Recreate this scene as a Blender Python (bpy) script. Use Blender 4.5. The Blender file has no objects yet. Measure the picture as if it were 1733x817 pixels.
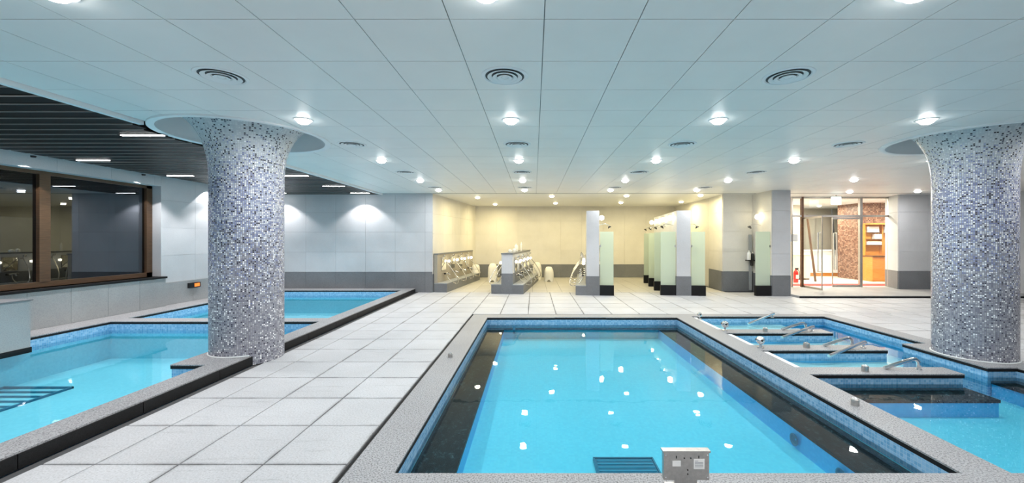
import bpy, math, random
from math import sin, cos, pi, radians as R, sqrt
random.seed(7)
C = bpy.context.scene.collection
S = bpy.context.scene

# ------------------------------------------------------------------ camera / world / exposure
F, VX, VY, EYE, CH = 682.0, 904.0, 405.0, 1.60, 2.99      # focal length px, vanishing point, eye height, ceiling height
cam_d = bpy.data.cameras.new('camera'); cam = bpy.data.objects.new('camera', cam_d); C.objects.link(cam)
cam.location = (0, 0, EYE); cam.rotation_euler = (pi/2, 0, 0)
cam_d.sensor_width = 36; cam_d.lens = 36*F/1733
cam_d.shift_x = (866.5-VX)/1733; cam_d.shift_y = (VY-408.5)/1733
cam_d.clip_start = 0.05
S.camera = cam
W = bpy.data.worlds.new('world'); S.world = W; W.use_nodes = True
W.node_tree.nodes['Background'].inputs[0].default_value = (0.9, 0.95, 1, 1)
W.node_tree.nodes['Background'].inputs[1].default_value = 0.02
S.view_settings.view_transform = 'Standard'; S.view_settings.look = 'None'
S.view_settings.gamma = 1; S.view_settings.use_curve_mapping = False
S.view_settings.exposure = 0.0
LAMP_W, WARM_W, SLAT_W = 24.0, 38.0, 112.0                  # power of the downlights

# ------------------------------------------------------------------ material helpers
class NT:
    def __init__(s, name):
        s.m = bpy.data.materials.new(name); s.m.use_nodes = True
        s.t = s.m.node_tree; s.n = s.t.nodes
        s.out = s.n['Material Output']; s.b = s.n['Principled BSDF']
    def new(s, typ, **kw):
        x = s.n.new(typ)
        for k, v in kw.items(): setattr(x, k, v)
        return x
    def lk(s, a, b): s.t.links.new(a, b)
    def math(s, op, a, b=None, c=None):
        x = s.n.new('ShaderNodeMath'); x.operation = op
        for i, v in enumerate((a, b, c)):
            if v is None: continue
            if isinstance(v, (int, float)): x.inputs[i].default_value = v
            else: s.lk(v, x.inputs[i])
        return x.outputs[0]
    def vmath(s, op, a, b=None):
        x = s.n.new('ShaderNodeVectorMath'); x.operation = op
        for i, v in enumerate((a, b)):
            if v is None: continue
            if isinstance(v, tuple): x.inputs[i].default_value = v
            else: s.lk(v, x.inputs[i])
        return x.outputs[0]
    def ramp(s, fac, stops, interp='LINEAR'):
        x = s.n.new('ShaderNodeValToRGB'); x.color_ramp.interpolation = interp
        e = x.color_ramp.elements
        while len(e) > 1: e.remove(e[-1])
        e[0].position = stops[0][0]; e[0].color = (*stops[0][1], 1)
        for p, c in stops[1:]:
            k = e.new(p); k.color = (*c, 1)
        s.lk(fac, x.inputs[0]); return x.outputs[0]
    def mix(s, f, a, b, blend='MIX'):
        x = s.n.new('ShaderNodeMix'); x.data_type = 'RGBA'; x.blend_type = blend
        for i, v in ((0, f), (6, a), (7, b)):
            if isinstance(v, (int, float)): x.inputs[i].default_value = v
            elif isinstance(v, tuple): x.inputs[i].default_value = (*v, 1)
            else: s.lk(v, x.inputs[i])
        return x.outputs[2]
    def noise(s, scale, vec=None, detail=3, rough=.55):
        x = s.n.new('ShaderNodeTexNoise'); x.inputs['Scale'].default_value = scale
        x.inputs['Detail'].default_value = detail; x.inputs['Roughness'].default_value = rough
        if vec is not None: s.lk(vec, x.inputs['Vector'])
        return x.outputs[0]
    def pos(s): return s.new('ShaderNodeNewGeometry').outputs['Position']
    def bump(s, h, strength=.2, dist=.01):
        x = s.new('ShaderNodeBump'); x.inputs['Strength'].default_value = strength; x.inputs['Distance'].default_value = dist
        s.lk(h, x.inputs['Height']); s.lk(x.outputs[0], s.b.inputs['Normal'])
    def set(s, col=None, rough=.5, metal=0, spec=.5):
        if col is not None:
            if isinstance(col, tuple): s.b.inputs['Base Color'].default_value = (*col, 1)
            else: s.lk(col, s.b.inputs['Base Color'])
        s.b.inputs['Roughness'].default_value = rough; s.b.inputs['Metallic'].default_value = metal
        s.b.inputs['Specular IOR Level'].default_value = spec
        return s.m

def plain(name, col, rough=.5, metal=0, var=.08, scale=12, spec=.5):
    t = NT(name); n = t.noise(scale, t.pos())
    lo = tuple(max(0, c*(1-var)) for c in col); hi = tuple(min(1, c*(1+var)) for c in col)
    return t.set(t.ramp(n, [(.3, lo), (.7, hi)]), rough, metal, spec)

def stone(name, base, speck=.35, scale=160, cloud=.12, cscale=1.6, rough=.6, streak=0, spec=.4):
    t = NT(name); p = t.pos()
    oi = t.new('ShaderNodeObjectInfo').outputs['Random']
    n1 = t.noise(scale, p, 2, .7); n2 = t.noise(cscale, p, 4)
    c = t.ramp(n1, [(.32, tuple(b*(1-speck) for b in base)), (.5, base), (.72, tuple(min(1, b*(1+speck*.5)) for b in base))])
    c = t.mix(1, c, t.ramp(n2, [(.3, (1-cloud,)*3), (.7, (1, 1, 1))]), 'MULTIPLY')
    c = t.mix(1, c, t.ramp(oi, [(0, (.94, .94, .94)), (1, (1, 1, 1))]), 'MULTIPLY')
    if streak:
        sp = t.vmath('MULTIPLY', p, (1.2, 9, 1))
        n3 = t.noise(1.3, sp, 5, .65)
        c = t.mix(1, c, t.ramp(n3, [(.56, (1, 1, 1)), (.74, (1-streak,)*3)]), 'MULTIPLY')
    t.bump(n1, .12, .004)
    return t.set(c, rough, 0, spec)

def slab_stone(name, base):
    """granite slab whose edges carry patchy dirt along the joints"""
    t = NT(name); p = t.pos(); oi = t.new('ShaderNodeObjectInfo').outputs['Random']
    n1 = t.noise(75, p, 3, .75); n2 = t.noise(1.4, p, 4)
    c = t.ramp(n1, [(.34, tuple(b*.74 for b in base)), (.52, base), (.72, tuple(min(1, b*1.12) for b in base))])
    c = t.mix(1, c, t.ramp(n2, [(.3, (.86,)*3), (.7, (1, 1, 1))]), 'MULTIPLY')
    c = t.mix(1, c, t.ramp(oi, [(0, (.93, .93, .93)), (1, (1, 1, 1))]), 'MULTIPLY')
    a = t.vmath('ABSOLUTE', t.new('ShaderNodeTexCoord').outputs['Object']); sx = t.new('ShaderNodeSeparateXYZ'); t.lk(a, sx.inputs[0])
    n3 = t.noise(2.2, p, 4, .6)
    e = None
    for i in (0, 1):
        f = t.new('ShaderNodeMapRange'); f.inputs[1].default_value = .255; f.inputs[2].default_value = .297; t.lk(sx.outputs[i], f.inputs[0])
        e = f.outputs[0] if e is None else t.math('MAXIMUM', e, f.outputs[0])
    m = t.math('MULTIPLY', t.math('POWER', e, 2.0), t.ramp(n3, [(.40, (0, 0, 0)), (.62, (.75, .75, .75))]))
    c = t.mix(m, c, (.17, .17, .175))
    sp = t.vmath('MULTIPLY', p, (1.2, 9, 1)); n4 = t.noise(1.3, sp, 5, .65)
    c = t.mix(1, c, t.ramp(n4, [(.58, (1, 1, 1)), (.76, (.76,)*3)]), 'MULTIPLY')
    t.bump(n1, .15, .004)
    return t.set(c, .5, 0, .4)

def mosaic(name, size, stops, grout, rough=.25, uv=False, groutw=.09, height=None, spec=.5, wobble=.0):
    """small square glass tiles, in world position (any axis-aligned face) or in uv metres"""
    t = NT(name)
    if uv: p = t.new('ShaderNodeUVMap').outputs[0]
    else: p = t.pos()
    q = t.vmath('ADD', t.vmath('MULTIPLY', p, (1/size,)*3), (.37, .37, .37))
    ix = t.vmath('FLOOR', q); fr = t.vmath('FRACTION', q)
    wn = t.new('ShaderNodeTexWhiteNoise', noise_dimensions='3D'); t.lk(ix, wn.inputs['Vector'])
    rnd = wn.outputs['Value']
    c = t.ramp(rnd, stops, 'CONSTANT' if uv else 'LINEAR')
    d = t.vmath('ABSOLUTE', t.vmath('SUBTRACT', fr, (.5, .5, .5)))
    sx = t.new('ShaderNodeSeparateXYZ'); t.lk(d, sx.inputs[0])
    g = None
    if uv:
        for i in (0, 1):
            a = t.math('GREATER_THAN', sx.outputs[i], .5-groutw)
            g = a if g is None else t.math('MAXIMUM', g, a)
    else:
        nn = t.vmath('ABSOLUTE', t.new('ShaderNodeNewGeometry').outputs['True Normal'])
        sn = t.new('ShaderNodeSeparateXYZ'); t.lk(nn, sn.inputs[0])
        for i in (0, 1, 2):
            a = t.math('MULTIPLY', t.math('GREATER_THAN', sx.outputs[i], .5-groutw), t.math('LESS_THAN', sn.outputs[i], .5))
            g = a if g is None else t.math('MAXIMUM', g, a)
    if height:                                             # tile mix changes up the column: (z0, z1, other stops)
        sp = t.new('ShaderNodeSeparateXYZ'); t.lk(p, sp.inputs[0])
        for z0, z1, st in height:
            f = t.new('ShaderNodeMapRange'); f.inputs[1].default_value = z0; f.inputs[2].default_value = z1
            t.lk(sp.outputs[1], f.inputs[0])
            wn2 = t.new('ShaderNodeTexWhiteNoise', noise_dimensions='3D')
            t.lk(t.vmath('ADD', ix, (17.3, 5.1, 3)), wn2.inputs['Vector'])
            pick = t.math('GREATER_THAN', f.outputs[0], wn2.outputs['Value'])
            c = t.mix(pick, c, t.ramp(rnd, st, 'CONSTANT'))
    if height:
        f = t.new('ShaderNodeMapRange'); f.inputs[1].default_value = 2.35; f.inputs[2].default_value = 2.9; t.lk(sp.outputs[1], f.inputs[0])
        grout = t.mix(f.outputs[0], grout, (.50, .54, .57))
    c = t.mix(g, c, grout)
    t.lk(t.math('ADD', t.math('MULTIPLY', g, .5), rough), t.b.inputs['Roughness'])
    t.bump(t.math('SUBTRACT', 1.0, g), .3, .002)
    m = t.set(c, rough, 0, spec); t.lk(t.math('ADD', t.math('MULTIPLY', g, .4), rough), t.b.inputs['Roughness'])
    return m

def emit(name, col, strength):
    t = NT(name); e = t.new('ShaderNodeEmission'); e.inputs[0].default_value = (*col, 1); e.inputs[1].default_value = strength
    t.lk(e.outputs[0], t.out.inputs[0]); return t.m

def water(name, tint, ripple=.012, scale=3.0):
    t = NT(name); p = t.pos()
    b = t.new('ShaderNodeBump'); b.inputs['Strength'].default_value = ripple; b.inputs['Distance'].default_value = .1
    t.lk(t.noise(scale, p, 2), b.inputs['Height'])
    fr = t.new('ShaderNodeFresnel'); fr.inputs['IOR'].default_value = 1.33; t.lk(b.outputs[0], fr.inputs['Normal'])
    tr = t.new('ShaderNodeBsdfTransparent'); tr.inputs[0].default_value = (*tint, 1)
    gl = t.new('ShaderNodeBsdfGlossy'); gl.inputs['Roughness'].default_value = .01; t.lk(b.outputs[0], gl.inputs['Normal'])
    mx = t.new('ShaderNodeMixShader'); t.lk(fr.outputs[0], mx.inputs[0]); t.lk(tr.outputs[0], mx.inputs[1]); t.lk(gl.outputs[0], mx.inputs[2])
    t.lk(mx.outputs[0], t.out.inputs[0]); return t.m

def glass(name, tint, extra=.0, rough=0.0):
    t = NT(name)
    lw = t.new('ShaderNodeLayerWeight'); fres = t.math('ADD', t.math('MULTIPLY', t.math('POWER', lw.outputs['Facing'], 5.0), .96), .035)   # same from both sides of the sheet
    tr = t.new('ShaderNodeBsdfTransparent'); tr.inputs[0].default_value = (*tint, 1)
    gl = t.new('ShaderNodeBsdfGlossy'); gl.inputs['Roughness'].default_value = rough; gl.inputs[0].default_value = (.82, .9, 1, 1)
    mx = t.new('ShaderNodeMixShader')
    t.lk(t.math('MINIMUM', t.math('ADD', fres, extra), 1.0), mx.inputs[0])
    t.lk(tr.outputs[0], mx.inputs[1]); t.lk(gl.outputs[0], mx.inputs[2])
    t.lk(mx.outputs[0], t.out.inputs[0]); return t.m

def frosted(name, col):
    t = NT(name); d = t.new('ShaderNodeBsdfDiffuse'); d.inputs[0].default_value = (*col, 1)
    l = t.new('ShaderNodeBsdfTranslucent'); l.inputs[0].default_value = (*col, 1)
    tr = t.new('ShaderNodeBsdfTransparent'); tr.inputs[0].default_value = (*col, 1)
    a = t.new('ShaderNodeMixShader'); a.inputs[0].default_value = .5; t.lk(d.outputs[0], a.inputs[1]); t.lk(l.outputs[0], a.inputs[2])
    b = t.new('ShaderNodeMixShader'); b.inputs[0].default_value = .30; t.lk(a.outputs[0], b.inputs[1]); t.lk(tr.outputs[0], b.inputs[2])
    t.lk(b.outputs[0], t.out.inputs[0]); return t.m

def wood(name, a, b, scale=6, axis=(1, 1, 12), rough=.35):
    t = NT(name); p = t.vmath('MULTIPLY', t.pos(), axis)
    return t.set(t.ramp(t.noise(scale, p, 4), [(.3, a), (.7, b)]), rough)

M = {}
M['floor'] = slab_stone('pale_granite_floor', (.545, .555, .578))
M['step'] = stone('grey_step_granite', (.40, .40, .40), .2, 90, .2, 1.5, .5, .2)
M['grout'] = plain('floor_grout', (.10, .10, .105), .8)
M['beige_floor'] = stone('beige_alcove_floor', (.55, .53, .48), .12, 90, .15, 1.2, .45, .1)
M['coping'] = stone('speckled_granite', (.34, .345, .36), .75, 85, .14, 1.2, .5)
M['black'] = stone('black_granite', (.011, .0115, .013), .5, 120, .3, 2, .5, 0, .2)
def bench_stone():
    t = NT('dark_granite_bench'); p = t.pos(); n1 = t.noise(26, t.vmath('MULTIPLY', p, (1, .6, 1)), 5, .8); n2 = t.noise(3, p, 3)
    c = t.ramp(n1, [(.48, (.003, .010, .016)), (.58, (.010, .032, .042)), (.70, (.13, .23, .26))])
    return t.set(t.mix(1, c, t.ramp(n2, [(.3, (.6, .6, .6)), (.7, (1, 1, 1))]), 'MULTIPLY'), .6, 0, .2)
M['bench'] = bench_stone()
M['blue'] = mosaic('blue_mosaic', .03, [(0, (.13, .35, .60)), (.5, (.19, .43, .68)), (1, (.30, .54, .76))], (.34, .52, .68), .2, groutw=.05)
M['poolwall'] = mosaic('pool_wall_mosaic', .03, [(0, (.05, .46, .82)), (1, (.07, .52, .87))], (.07, .50, .82), .4, groutw=.05)
M['poolfloor'] = mosaic('pool_floor_mosaic', .03, [(0, (.13, .63, .80)), (1, (.16, .69, .84))], (.16, .68, .82), .4, groutw=.05)
M['poolfloor2'] = mosaic('left_pool_mosaic', .03, [(0, (.17, .60, .74)), (1, (.21, .66, .79))], (.2, .64, .76), .4, groutw=.05)
M['bathfloor'] = mosaic('bath_bed_mosaic', .03, [(0, (.55, .82, .88)), (1, (.64, .88, .92))], (.6, .85, .9), .4, groutw=.05)
M['water'] = water('pool_water', (.80, .97, 1.0))
M['water_left'] = water('left_pool_water', (.86, .97, .99))
M['ceil'] = plain('white_ceiling_panel', (.775, .79, .775), .42, 0, .02, 2)
M['joint'] = plain('ceiling_joint', (.22, .25, .26), .8)
M['white'] = plain('white_paint', (.78, .81, .82), .5, 0, .02, 3)
M['slat'] = plain('dark_slat', (.016, .014, .0135), .45, 0, .2, 20, .12)
M['slatglint'] = plain('slat_glint', (.42, .39, .37), .4, .2, .05)  # pale colour for the light reflected along the slat edges
M['throat'] = plain('vent_throat', (.09, .10, .105), .7)
M['grate2'] = plain('teal_bar', (.03, .30, .44), .4)
M['void'] = plain('ceiling_void', (.02, .018, .017), .8)
M['walltile'] = stone('pale_stone_wall_tile', (.60, .615, .64), .07, 60, .16, .9, .55)
M['creamtile'] = stone('cream_stone_wall_tile', (.74, .72, .66), .07, 60, .14, .9, .5)
M['wainscot'] = stone('slate_wainscot', (.20, .21, .225), .25, 90, .22, 1.5, .5)
M['panel'] = stone('grey_stone_panel', (.36, .38, .39), .14, 70, .2, 1.1, .55)
M['tan'] = stone('tan_stone_board', (.40, .36, .29), .15, 70, .15, 1.2, .45)
M['frame'] = wood('brown_window_frame', (.055, .03, .016), (.10, .055, .028))
M['window'] = glass('dark_window_glass', (.14, .16, .21), .10)
M['clear'] = glass('clear_door_glass', (.95, .97, .96), .0)
M['frost'] = frosted('frosted_glass', (.77, .85, .78))
M['chrome'] = plain('chrome', (.78, .78, .79), .12, 1, .02)
M['steel'] = plain('brushed_steel', (.50, .48, .46), .38, 1, .1, 40)
M['mirror'] = plain('mirror', (.88, .86, .80), .03, 1, .0)
M['darkmetal'] = plain('black_metal', (.02, .02, .022), .35, .4)
M['plastic'] = plain('white_plastic', (.86, .84, .76), .35, 0, .03)
M['paper'] = plain('white_paper', (.85, .85, .84), .6, 0, .01)
M['ink'] = plain('grey_print', (.25, .26, .3), .7)
M['rubber'] = plain('black_rubber', (.02, .02, .02), .6)
M['hose'] = plain('metal_hose', (.66, .64, .58), .25, .8, .1, 200)
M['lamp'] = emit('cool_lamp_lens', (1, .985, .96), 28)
M['lampwarm'] = emit('warm_lamp_lens', (1, .88, .62), 24)
M['globe'] = emit('warm_globe', (1, .86, .58), 16)
M['orange'] = emit('orange_display', (1, .25, .05), 1.6)
M['exit'] = emit('lit_sign', (.86, 1, .95), 3.0)
M['brownmosaic'] = mosaic('brown_mosaic', .05, [(0, (.10, .045, .03)), (.5, (.26, .13, .085)), (.9, (.42, .27, .19))], (.14, .08, .06), .4)
M['wood'] = wood('orange_wood', (.55, .20, .035), (.68, .30, .07))
M['darkwood'] = wood('dark_wood', (.10, .045, .02), (.17, .08, .035))
M['carpet'] = plain('red_carpet', (.62, .06, .05), .9, 0, .1, 60)
M['lobby'] = plain('lobby_wall', (.66, .64, .55), .6, 0, .02, 2)
M['lobbydark'] = plain('lobby_taupe_wall', (.42, .40, .34), .6, 0, .03, 2)
M['lobbyfloor'] = plain('lobby_floor', (.80, .76, .68), .25, 0, .03, 2)
M['red'] = plain('red_enamel', (.66, .03, .02), .3, 0, .05)
M['towel'] = plain('white_towel', (.88, .88, .87), .9, 0, .03, 40)
M['grate'] = plain('teal_grate', (.02, .17, .27), .4, 0, .1)
M['column'] = mosaic('column_mosaic', .0205,
    [(0, (.055, .055, .085)), (.07, (.20, .205, .26)), (.27, (.31, .315, .37)), (.62, (.40, .405, .45)), (.80, (.52, .53, .57)), (.91, (.95, .96, .98))],
    (.20, .20, .23), .18, uv=True, groutw=.12,
    height=[(.7, 1.9, [(0, (.035, .035, .055)), (.09, (.19, .22, .40)), (.26, (.31, .36, .56)), (.48, (.50, .55, .68)), (.68, (.68, .72, .78)), (.84, (.92, .94, .97))]),
            (2.25, 2.95, [(0, (.03, .03, .04)), (.10, (.12, .13, .18)), (.17, (.52, .57, .61)), (.45, (.60, .64, .67)), (.75, (.66, .70, .72))])])

# ------------------------------------------------------------------ mesh helpers
class MB:
    def __init__(s): s.v = []; s.f = []; s.uv = None; s.sm = False
    def box(s, x0, x1, y0, y1, z0, z1):
        b = len(s.v); x0, x1 = min(x0, x1), max(x0, x1); y0, y1 = min(y0, y1), max(y0, y1)
        s.v += [(x, y, z) for z in (z0, z1) for y in (y0, y1) for x in (x0, x1)]
        s.f += [tuple(b+i for i in q) for q in ((0, 2, 3, 1), (4, 5, 7, 6), (0, 1, 5, 4), (2, 6, 7, 3), (0, 4, 6, 2), (1, 3, 7, 5))]
        return s
    def bevbox(s, x0, x1, y0, y1, z0, z1, c):
        """box with chamfered top edges and vertical corners"""
        b = len(s.v)
        def ring(i, z): return [(x0+i+c, y0+i, z), (x1-i-c, y0+i, z), (x1-i, y0+i+c, z), (x1-i, y1-i-c, z), (x1-i-c, y1-i, z), (x0+i+c, y1-i, z), (x0+i, y1-i-c, z), (x0+i, y0+i+c, z)]
        s.v += ring(0, z0)+ring(0, z1-c)+ring(c, z1)
        for k in (0, 1):
            for i in range(8): s.f.append((b+8*k+i, b+8*k+(i+1) % 8, b+8*k+8+(i+1) % 8, b+8*k+8+i))
        s.f.append(tuple(b+16+i for i in range(8))); s.f.append(tuple(b+7-i for i in range(8)))
        return s
    def prism(s, pts, z0, z1):
        b = len(s.v); n = len(pts)
        s.v += [(x, y, z0) for x, y in pts]+[(x, y, z1) for x, y in pts]
        s.f += [(b+i, b+(i+1) % n, b+n+(i+1) % n, b+n+i) for i in range(n)]
        s.f += [tuple(b+n-1-i for i in range(n)), tuple(b+n+i for i in range(n))]
        return s
    def lathe(s, prof, seg=24, c=(0, 0), cap=True, uv=False):
        """profile of (r, z), turned about the vertical axis through c"""
        b = len(s.v); n = len(prof)
        for r, z in prof:
            s.v += [(c[0]+r*cos(2*pi*i/seg), c[1]+r*sin(2*pi*i/seg), z) for i in range(seg)]
        for k in range(n-1):
            for i in range(seg):
                j = (i+1) % seg
                s.f.append((b+k*seg+i, b+k*seg+j, b+(k+1)*seg+j, b+(k+1)*seg+i))
        if cap:
            if prof[0][0] > 1e-5: s.f.append(tuple(b+seg-1-i for i in range(seg)))
            if prof[-1][0] > 1e-5: s.f.append(tuple(b+(n-1)*seg+i for i in range(seg)))
        s.sm = True
        return s
    def tube(s, pts, r, seg=8, cap=True):
        from mathutils import Vector
        P = [Vector(p) for p in pts]; b = len(s.v); n = len(P)
        rr = r if isinstance(r, (list, tuple)) else [r]*n
        up = None
        for i, p in enumerate(P):
            t = (P[min(i+1, n-1)]-P[max(i-1, 0)]).normalized()
            if up is None:
                a = Vector((0, 0, 1)) if abs(t.z) < .9 else Vector((1, 0, 0))
                up = (a-t*a.dot(t)).normalized()
            else: up = (up-t*up.dot(t)).normalized()
            sd = t.cross(up)
            for k in range(seg):
                q = p+(up*cos(2*pi*k/seg)+sd*sin(2*pi*k/seg))*rr[i]
                s.v.append(tuple(q))
        for i in range(n-1):
            for k in range(seg):
                j = (k+1) % seg
                s.f.append((b+i*seg+k, b+i*seg+j, b+(i+1)*seg+j, b+(i+1)*seg+k))
        if cap:
            s.f.append(tuple(b+seg-1-k for k in range(seg))); s.f.append(tuple(b+(n-1)*seg+k for k in range(seg)))
        s.sm = True
        return s
    def ball(s, c, r, seg=14, sz=1.0):
        prof = [(r*sin(pi*i/8), c[2]-r*sz*cos(pi*i/8)) for i in range(9)]
        prof[0] = (1e-6, prof[0][1]); prof[-1] = (1e-6, prof[-1][1])
        return s.lathe(prof, seg, (c[0], c[1]), False)
    def mesh(s, name, mat):
        me = bpy.data.meshes.new(name); me.from_pydata(s.v, [], s.f); me.update()
        me.materials.append(M[mat])
        if s.sm:
            me.polygons.foreach_set('use_smooth', [len(p.vertices) == 4 for p in me.polygons])
            try: me.set_sharp_from_angle(angle=R(35))
            except Exception: pass
        return me
    def build(s, name, mat, parent=None, loc=(0, 0, 0), rz=0):
        return link(name, s.mesh(name, mat), parent, loc, rz)
def link(name, data, parent=None, loc=(0, 0, 0), rz=0):
    o = bpy.data.objects.new(name, data); C.objects.link(o); o.parent = parent
    o.location = loc; o.rotation_euler = (0, 0, rz); return o
def tag(o, label, cat, group=None, kind=None):
    o['label'] = label; o['category'] = cat
    if group: o['group'] = group
    if kind: o['kind'] = kind
    return o
def struct(o, label, cat): return tag(o, label, cat, None, 'structure')
def empty(name, loc=(0, 0, 0), rz=0, parent=None): return link(name, None, parent, loc, rz)
def copy_tree(o, parent=None):
    c = o.copy(); C.objects.link(c); c.parent = parent
    for ch in list(o.children): copy_tree(ch, c)
    return c
ORD = ['first', 'second', 'third', 'fourth', 'fifth', 'sixth', 'seventh', 'eighth', 'ninth']
def ray(px, py, z):                                        # photo pixel on a horizontal plane of known height
    d = (EYE-z)*F/(py-VY); return ((px-VX)*d/F, d)
def box(x0, x1, y0, y1, z0, z1): return MB().box(x0, x1, y0, y1, z0, z1)
def disk_light(parent, name, loc, power, col, size=.14, spot=None, blend=.3):
    if spot:
        l = bpy.data.lights.new(name, 'SPOT'); l.spot_size = spot; l.spot_blend = blend; l.shadow_soft_size = size/2
    else:
        l = bpy.data.lights.new(name, 'AREA'); l.shape = 'DISK'; l.size = size
    l.energy = power; l.color = col
    return link(name, l, parent, loc)

# ------------------------------------------------------------------ key lines of the place (metres)
KX = -3.60            # walkway side of the left kerb
KI = -3.88            # pool side of the left kerb
KZ = .12              # left kerb height
PX0, PX1, PY0, PY1 = -.96, 2.93, 2.76, 8.27                # main pool opening
JX = -1.31            # slot between walkway and main coping
BX0, BX1, BY1 = 3.27, 6.03, 8.39                           # right pool opening
LX0, LYN, LYD0, LYD1, LYF = -7.65, 1.3, 7.28, 7.58, 11.75     # left pools
WL = -8.30            # left wall
WF = 12.2             # plane of the far wall on the left
AB = 17.0             # back wall of the washing alcove
ROT = -R(7.0)         # alcove fittings are turned a little
T = .6

# ------------------------------------------------------------------ floor
fl = MB()
for a in ((KX, JX-.02, -1.2, WF), (JX-.02, 14, -1.2, 2.3), (JX-.02, 14, 8.66, AB), (BX1+.30, 14, 2.3, 8.66), (-3.2, JX-.02, WF, AB), (-8.3, KX, -1.2, LYN-.3)):
    fl.box(*a, -.16, -.012)
floor = struct(fl.build('floor', 'grout'), 'pale grey granite floor of large square slabs around the pools', 'floor')
tile_mesh = {}
def tile(x0, x1, y0, y1, mat='floor'):
    g = .0055; w, d = round(x1-x0-2*g, 4), round(y1-y0-2*g, 4)
    if w < .03 or d < .03: return
    k = (w, d, mat)
    if k not in tile_mesh: tile_mesh[k] = MB().bevbox(-w/2, w/2, -d/2, d/2, -.03, 0, .003).mesh('floor_tile', mat)
    link('floor_tile', tile_mesh[k], floor, ((x0+x1)/2, (y0+y1)/2, random.uniform(-.0008, .0008)))
YB = 2.87-T
rows = [YB+T*k for k in range(17)]
for y in rows:
    if y+T > WF: y2 = WF
    else: y2 = y+T
    for x in (JX-.02-T, JX-.02-2*T, JX-.02-3*T): tile(x, x+T, y, y2)
    tile(KX+.09, JX-.02-3*T, y, y2)
for y in rows:
    y0, y1 = max(y, 8.66), min(y+T, WF)
    for k in range(20):
        x = JX-.02+T*k
        if y1-y0 > .05: tile(x, x+T, y0, y1)
    if y > 4.2 and y < 8.66:
        for k in range(6):
            x = BX1+.30+T*k
            tile(x, x+T, y, min(y+T, 8.66))
st = MB()                                                  # slabs the photograph hardly shows, behind and far right
def slabs(mb, x0, x1, y0, y1, s=T):
    x = x0
    while x < x1-.01:
        y = y0
        while y < y1-.01:
            mb.box(x+.003, min(x+s, x1)-.003, y+.003, min(y+s, y1)-.003, -.03, 0); y += s
        x += s
slabs(st, KX, JX-.02, -1.2, YB); slabs(st, JX-.02, 14, -1.2, 2.3); slabs(st, BX1+.3, 14, 2.3, 4.6); slabs(st, JX-.02+12, 14, 8.66, WF); slabs(st, BX1+.3+3.6, 14, 4.67, 8.66)
o = st.build('floor_tile', 'floor', floor); o['kind'] = 'stuff'
st = MB(); slabs(st, -3.2, 5.8, WF, AB, .45)
o = st.build('floor_tile', 'beige_floor', floor); o['kind'] = 'stuff'

# ------------------------------------------------------------------ ceiling
COLS = ((-3.87, 5.45), (6.10, 5.60)); CR = .93; EX = -4.62
X0C, Y0C = .064, 2.545
ce = MB(); n = .3                                          # backing sheet above the panels (the dark joints)
y = -1.2
while y < AB-.01:
    x = EX+.05
    while x < 14:
        x1, y1 = min(x+n, 14), min(y+n, AB)
        if all(((x+x1)/2-cx)**2+((y+y1)/2-cy)**2 > (CR+.25)**2 for cx, cy in COLS): ce.box(x, x1, y, y1, CH+.014, CH+.05)
        x += n
    y += n
ceiling = struct(ce.build('ceiling', 'joint'), 'white panelled ceiling with fine square joints over the pools', 'ceiling')
cells = []
for i in range(-9, 24):
    for j in range(-7, 17):
        x0, x1 = max(X0C+T*i, EX+.04), min(X0C+T*(i+1), 14.0); y0, y1 = max(Y0C+T*j, -1.2), min(Y0C+T*(j+1), WF)
        if x1-x0 < .04 or y1-y0 < .04: continue
        cx, cy = (x0+x1)/2, (y0+y1)/2
        px, py = VX+F*cx/max(cy, .1), VY-F*1.39/max(cy, .1)
        vis = cy > 2.0 and -60 < px < 1790
        cells.append((0 if vis else 1, cx*cx*.35+cy*cy, x0, x1, y0, y1))
cells.sort()
pm = {}
rest = MB()
for q, (nv, dd, x0, x1, y0, y1) in enumerate(cells):
    hit = [c for c in COLS if max(x0-c[0], 0, c[0]-x1)**2+max(y0-c[1], 0, c[1]-y1)**2 < CR*CR]
    g = .003
    if hit:
        mb = MB(); c = hit[0]; N = 18
        for a in range(N):
            for b in range(N):
                xa, xb = x0+g+(x1-x0-2*g)*a/N, x0+g+(x1-x0-2*g)*(a+1)/N
                ya, yb = y0+g+(y1-y0-2*g)*b/N, y0+g+(y1-y0-2*g)*(b+1)/N
                if ((xa+xb)/2-c[0])**2+((ya+yb)/2-c[1])**2 > (CR+.015)**2:
                    k = len(mb.v); mb.v += [(xa, ya, CH), (xa, yb, CH), (xb, yb, CH), (xb, ya, CH)]; mb.f.append((k, k+1, k+2, k+3))
        if mb.f: mb.build('ceiling_panel', 'ceil', ceiling)
    elif q < 300:
        k = (round(x1-x0, 3), round(y1-y0, 3))
        if k not in pm: pm[k] = box(-k[0]/2+g, k[0]/2-g, -k[1]/2+g, k[1]/2-g, 0, .014).mesh('ceiling_panel', 'ceil')
        link('ceiling_panel', pm[k], ceiling, ((x0+x1)/2, (y0+y1)/2, CH))
    else: rest.box(x0+g, x1-g, y0+g, y1-g, CH, CH+.014)
o = rest.build('ceiling_panel', 'ceil', ceiling); o['kind'] = 'stuff'
box(-4.6, 14, WF+.05, AB, CH-.002, CH+.012).build('alcove_soffit', 'ceil', ceiling)
box(-4.6, 14, WF-.02, WF+.05, CH-.004, CH+.012).build('shadow_gap', 'joint', ceiling)
box(EX-.02, EX+.04, -1.2, COLS[0][1]-.72, CH-.045, CH+.09).build('edge_lip', 'white', ceiling)
box(EX-.02, EX+.04, COLS[0][1]+.72, WF, CH-.045, CH+.09).build('edge_lip', 'white', ceiling)
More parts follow.
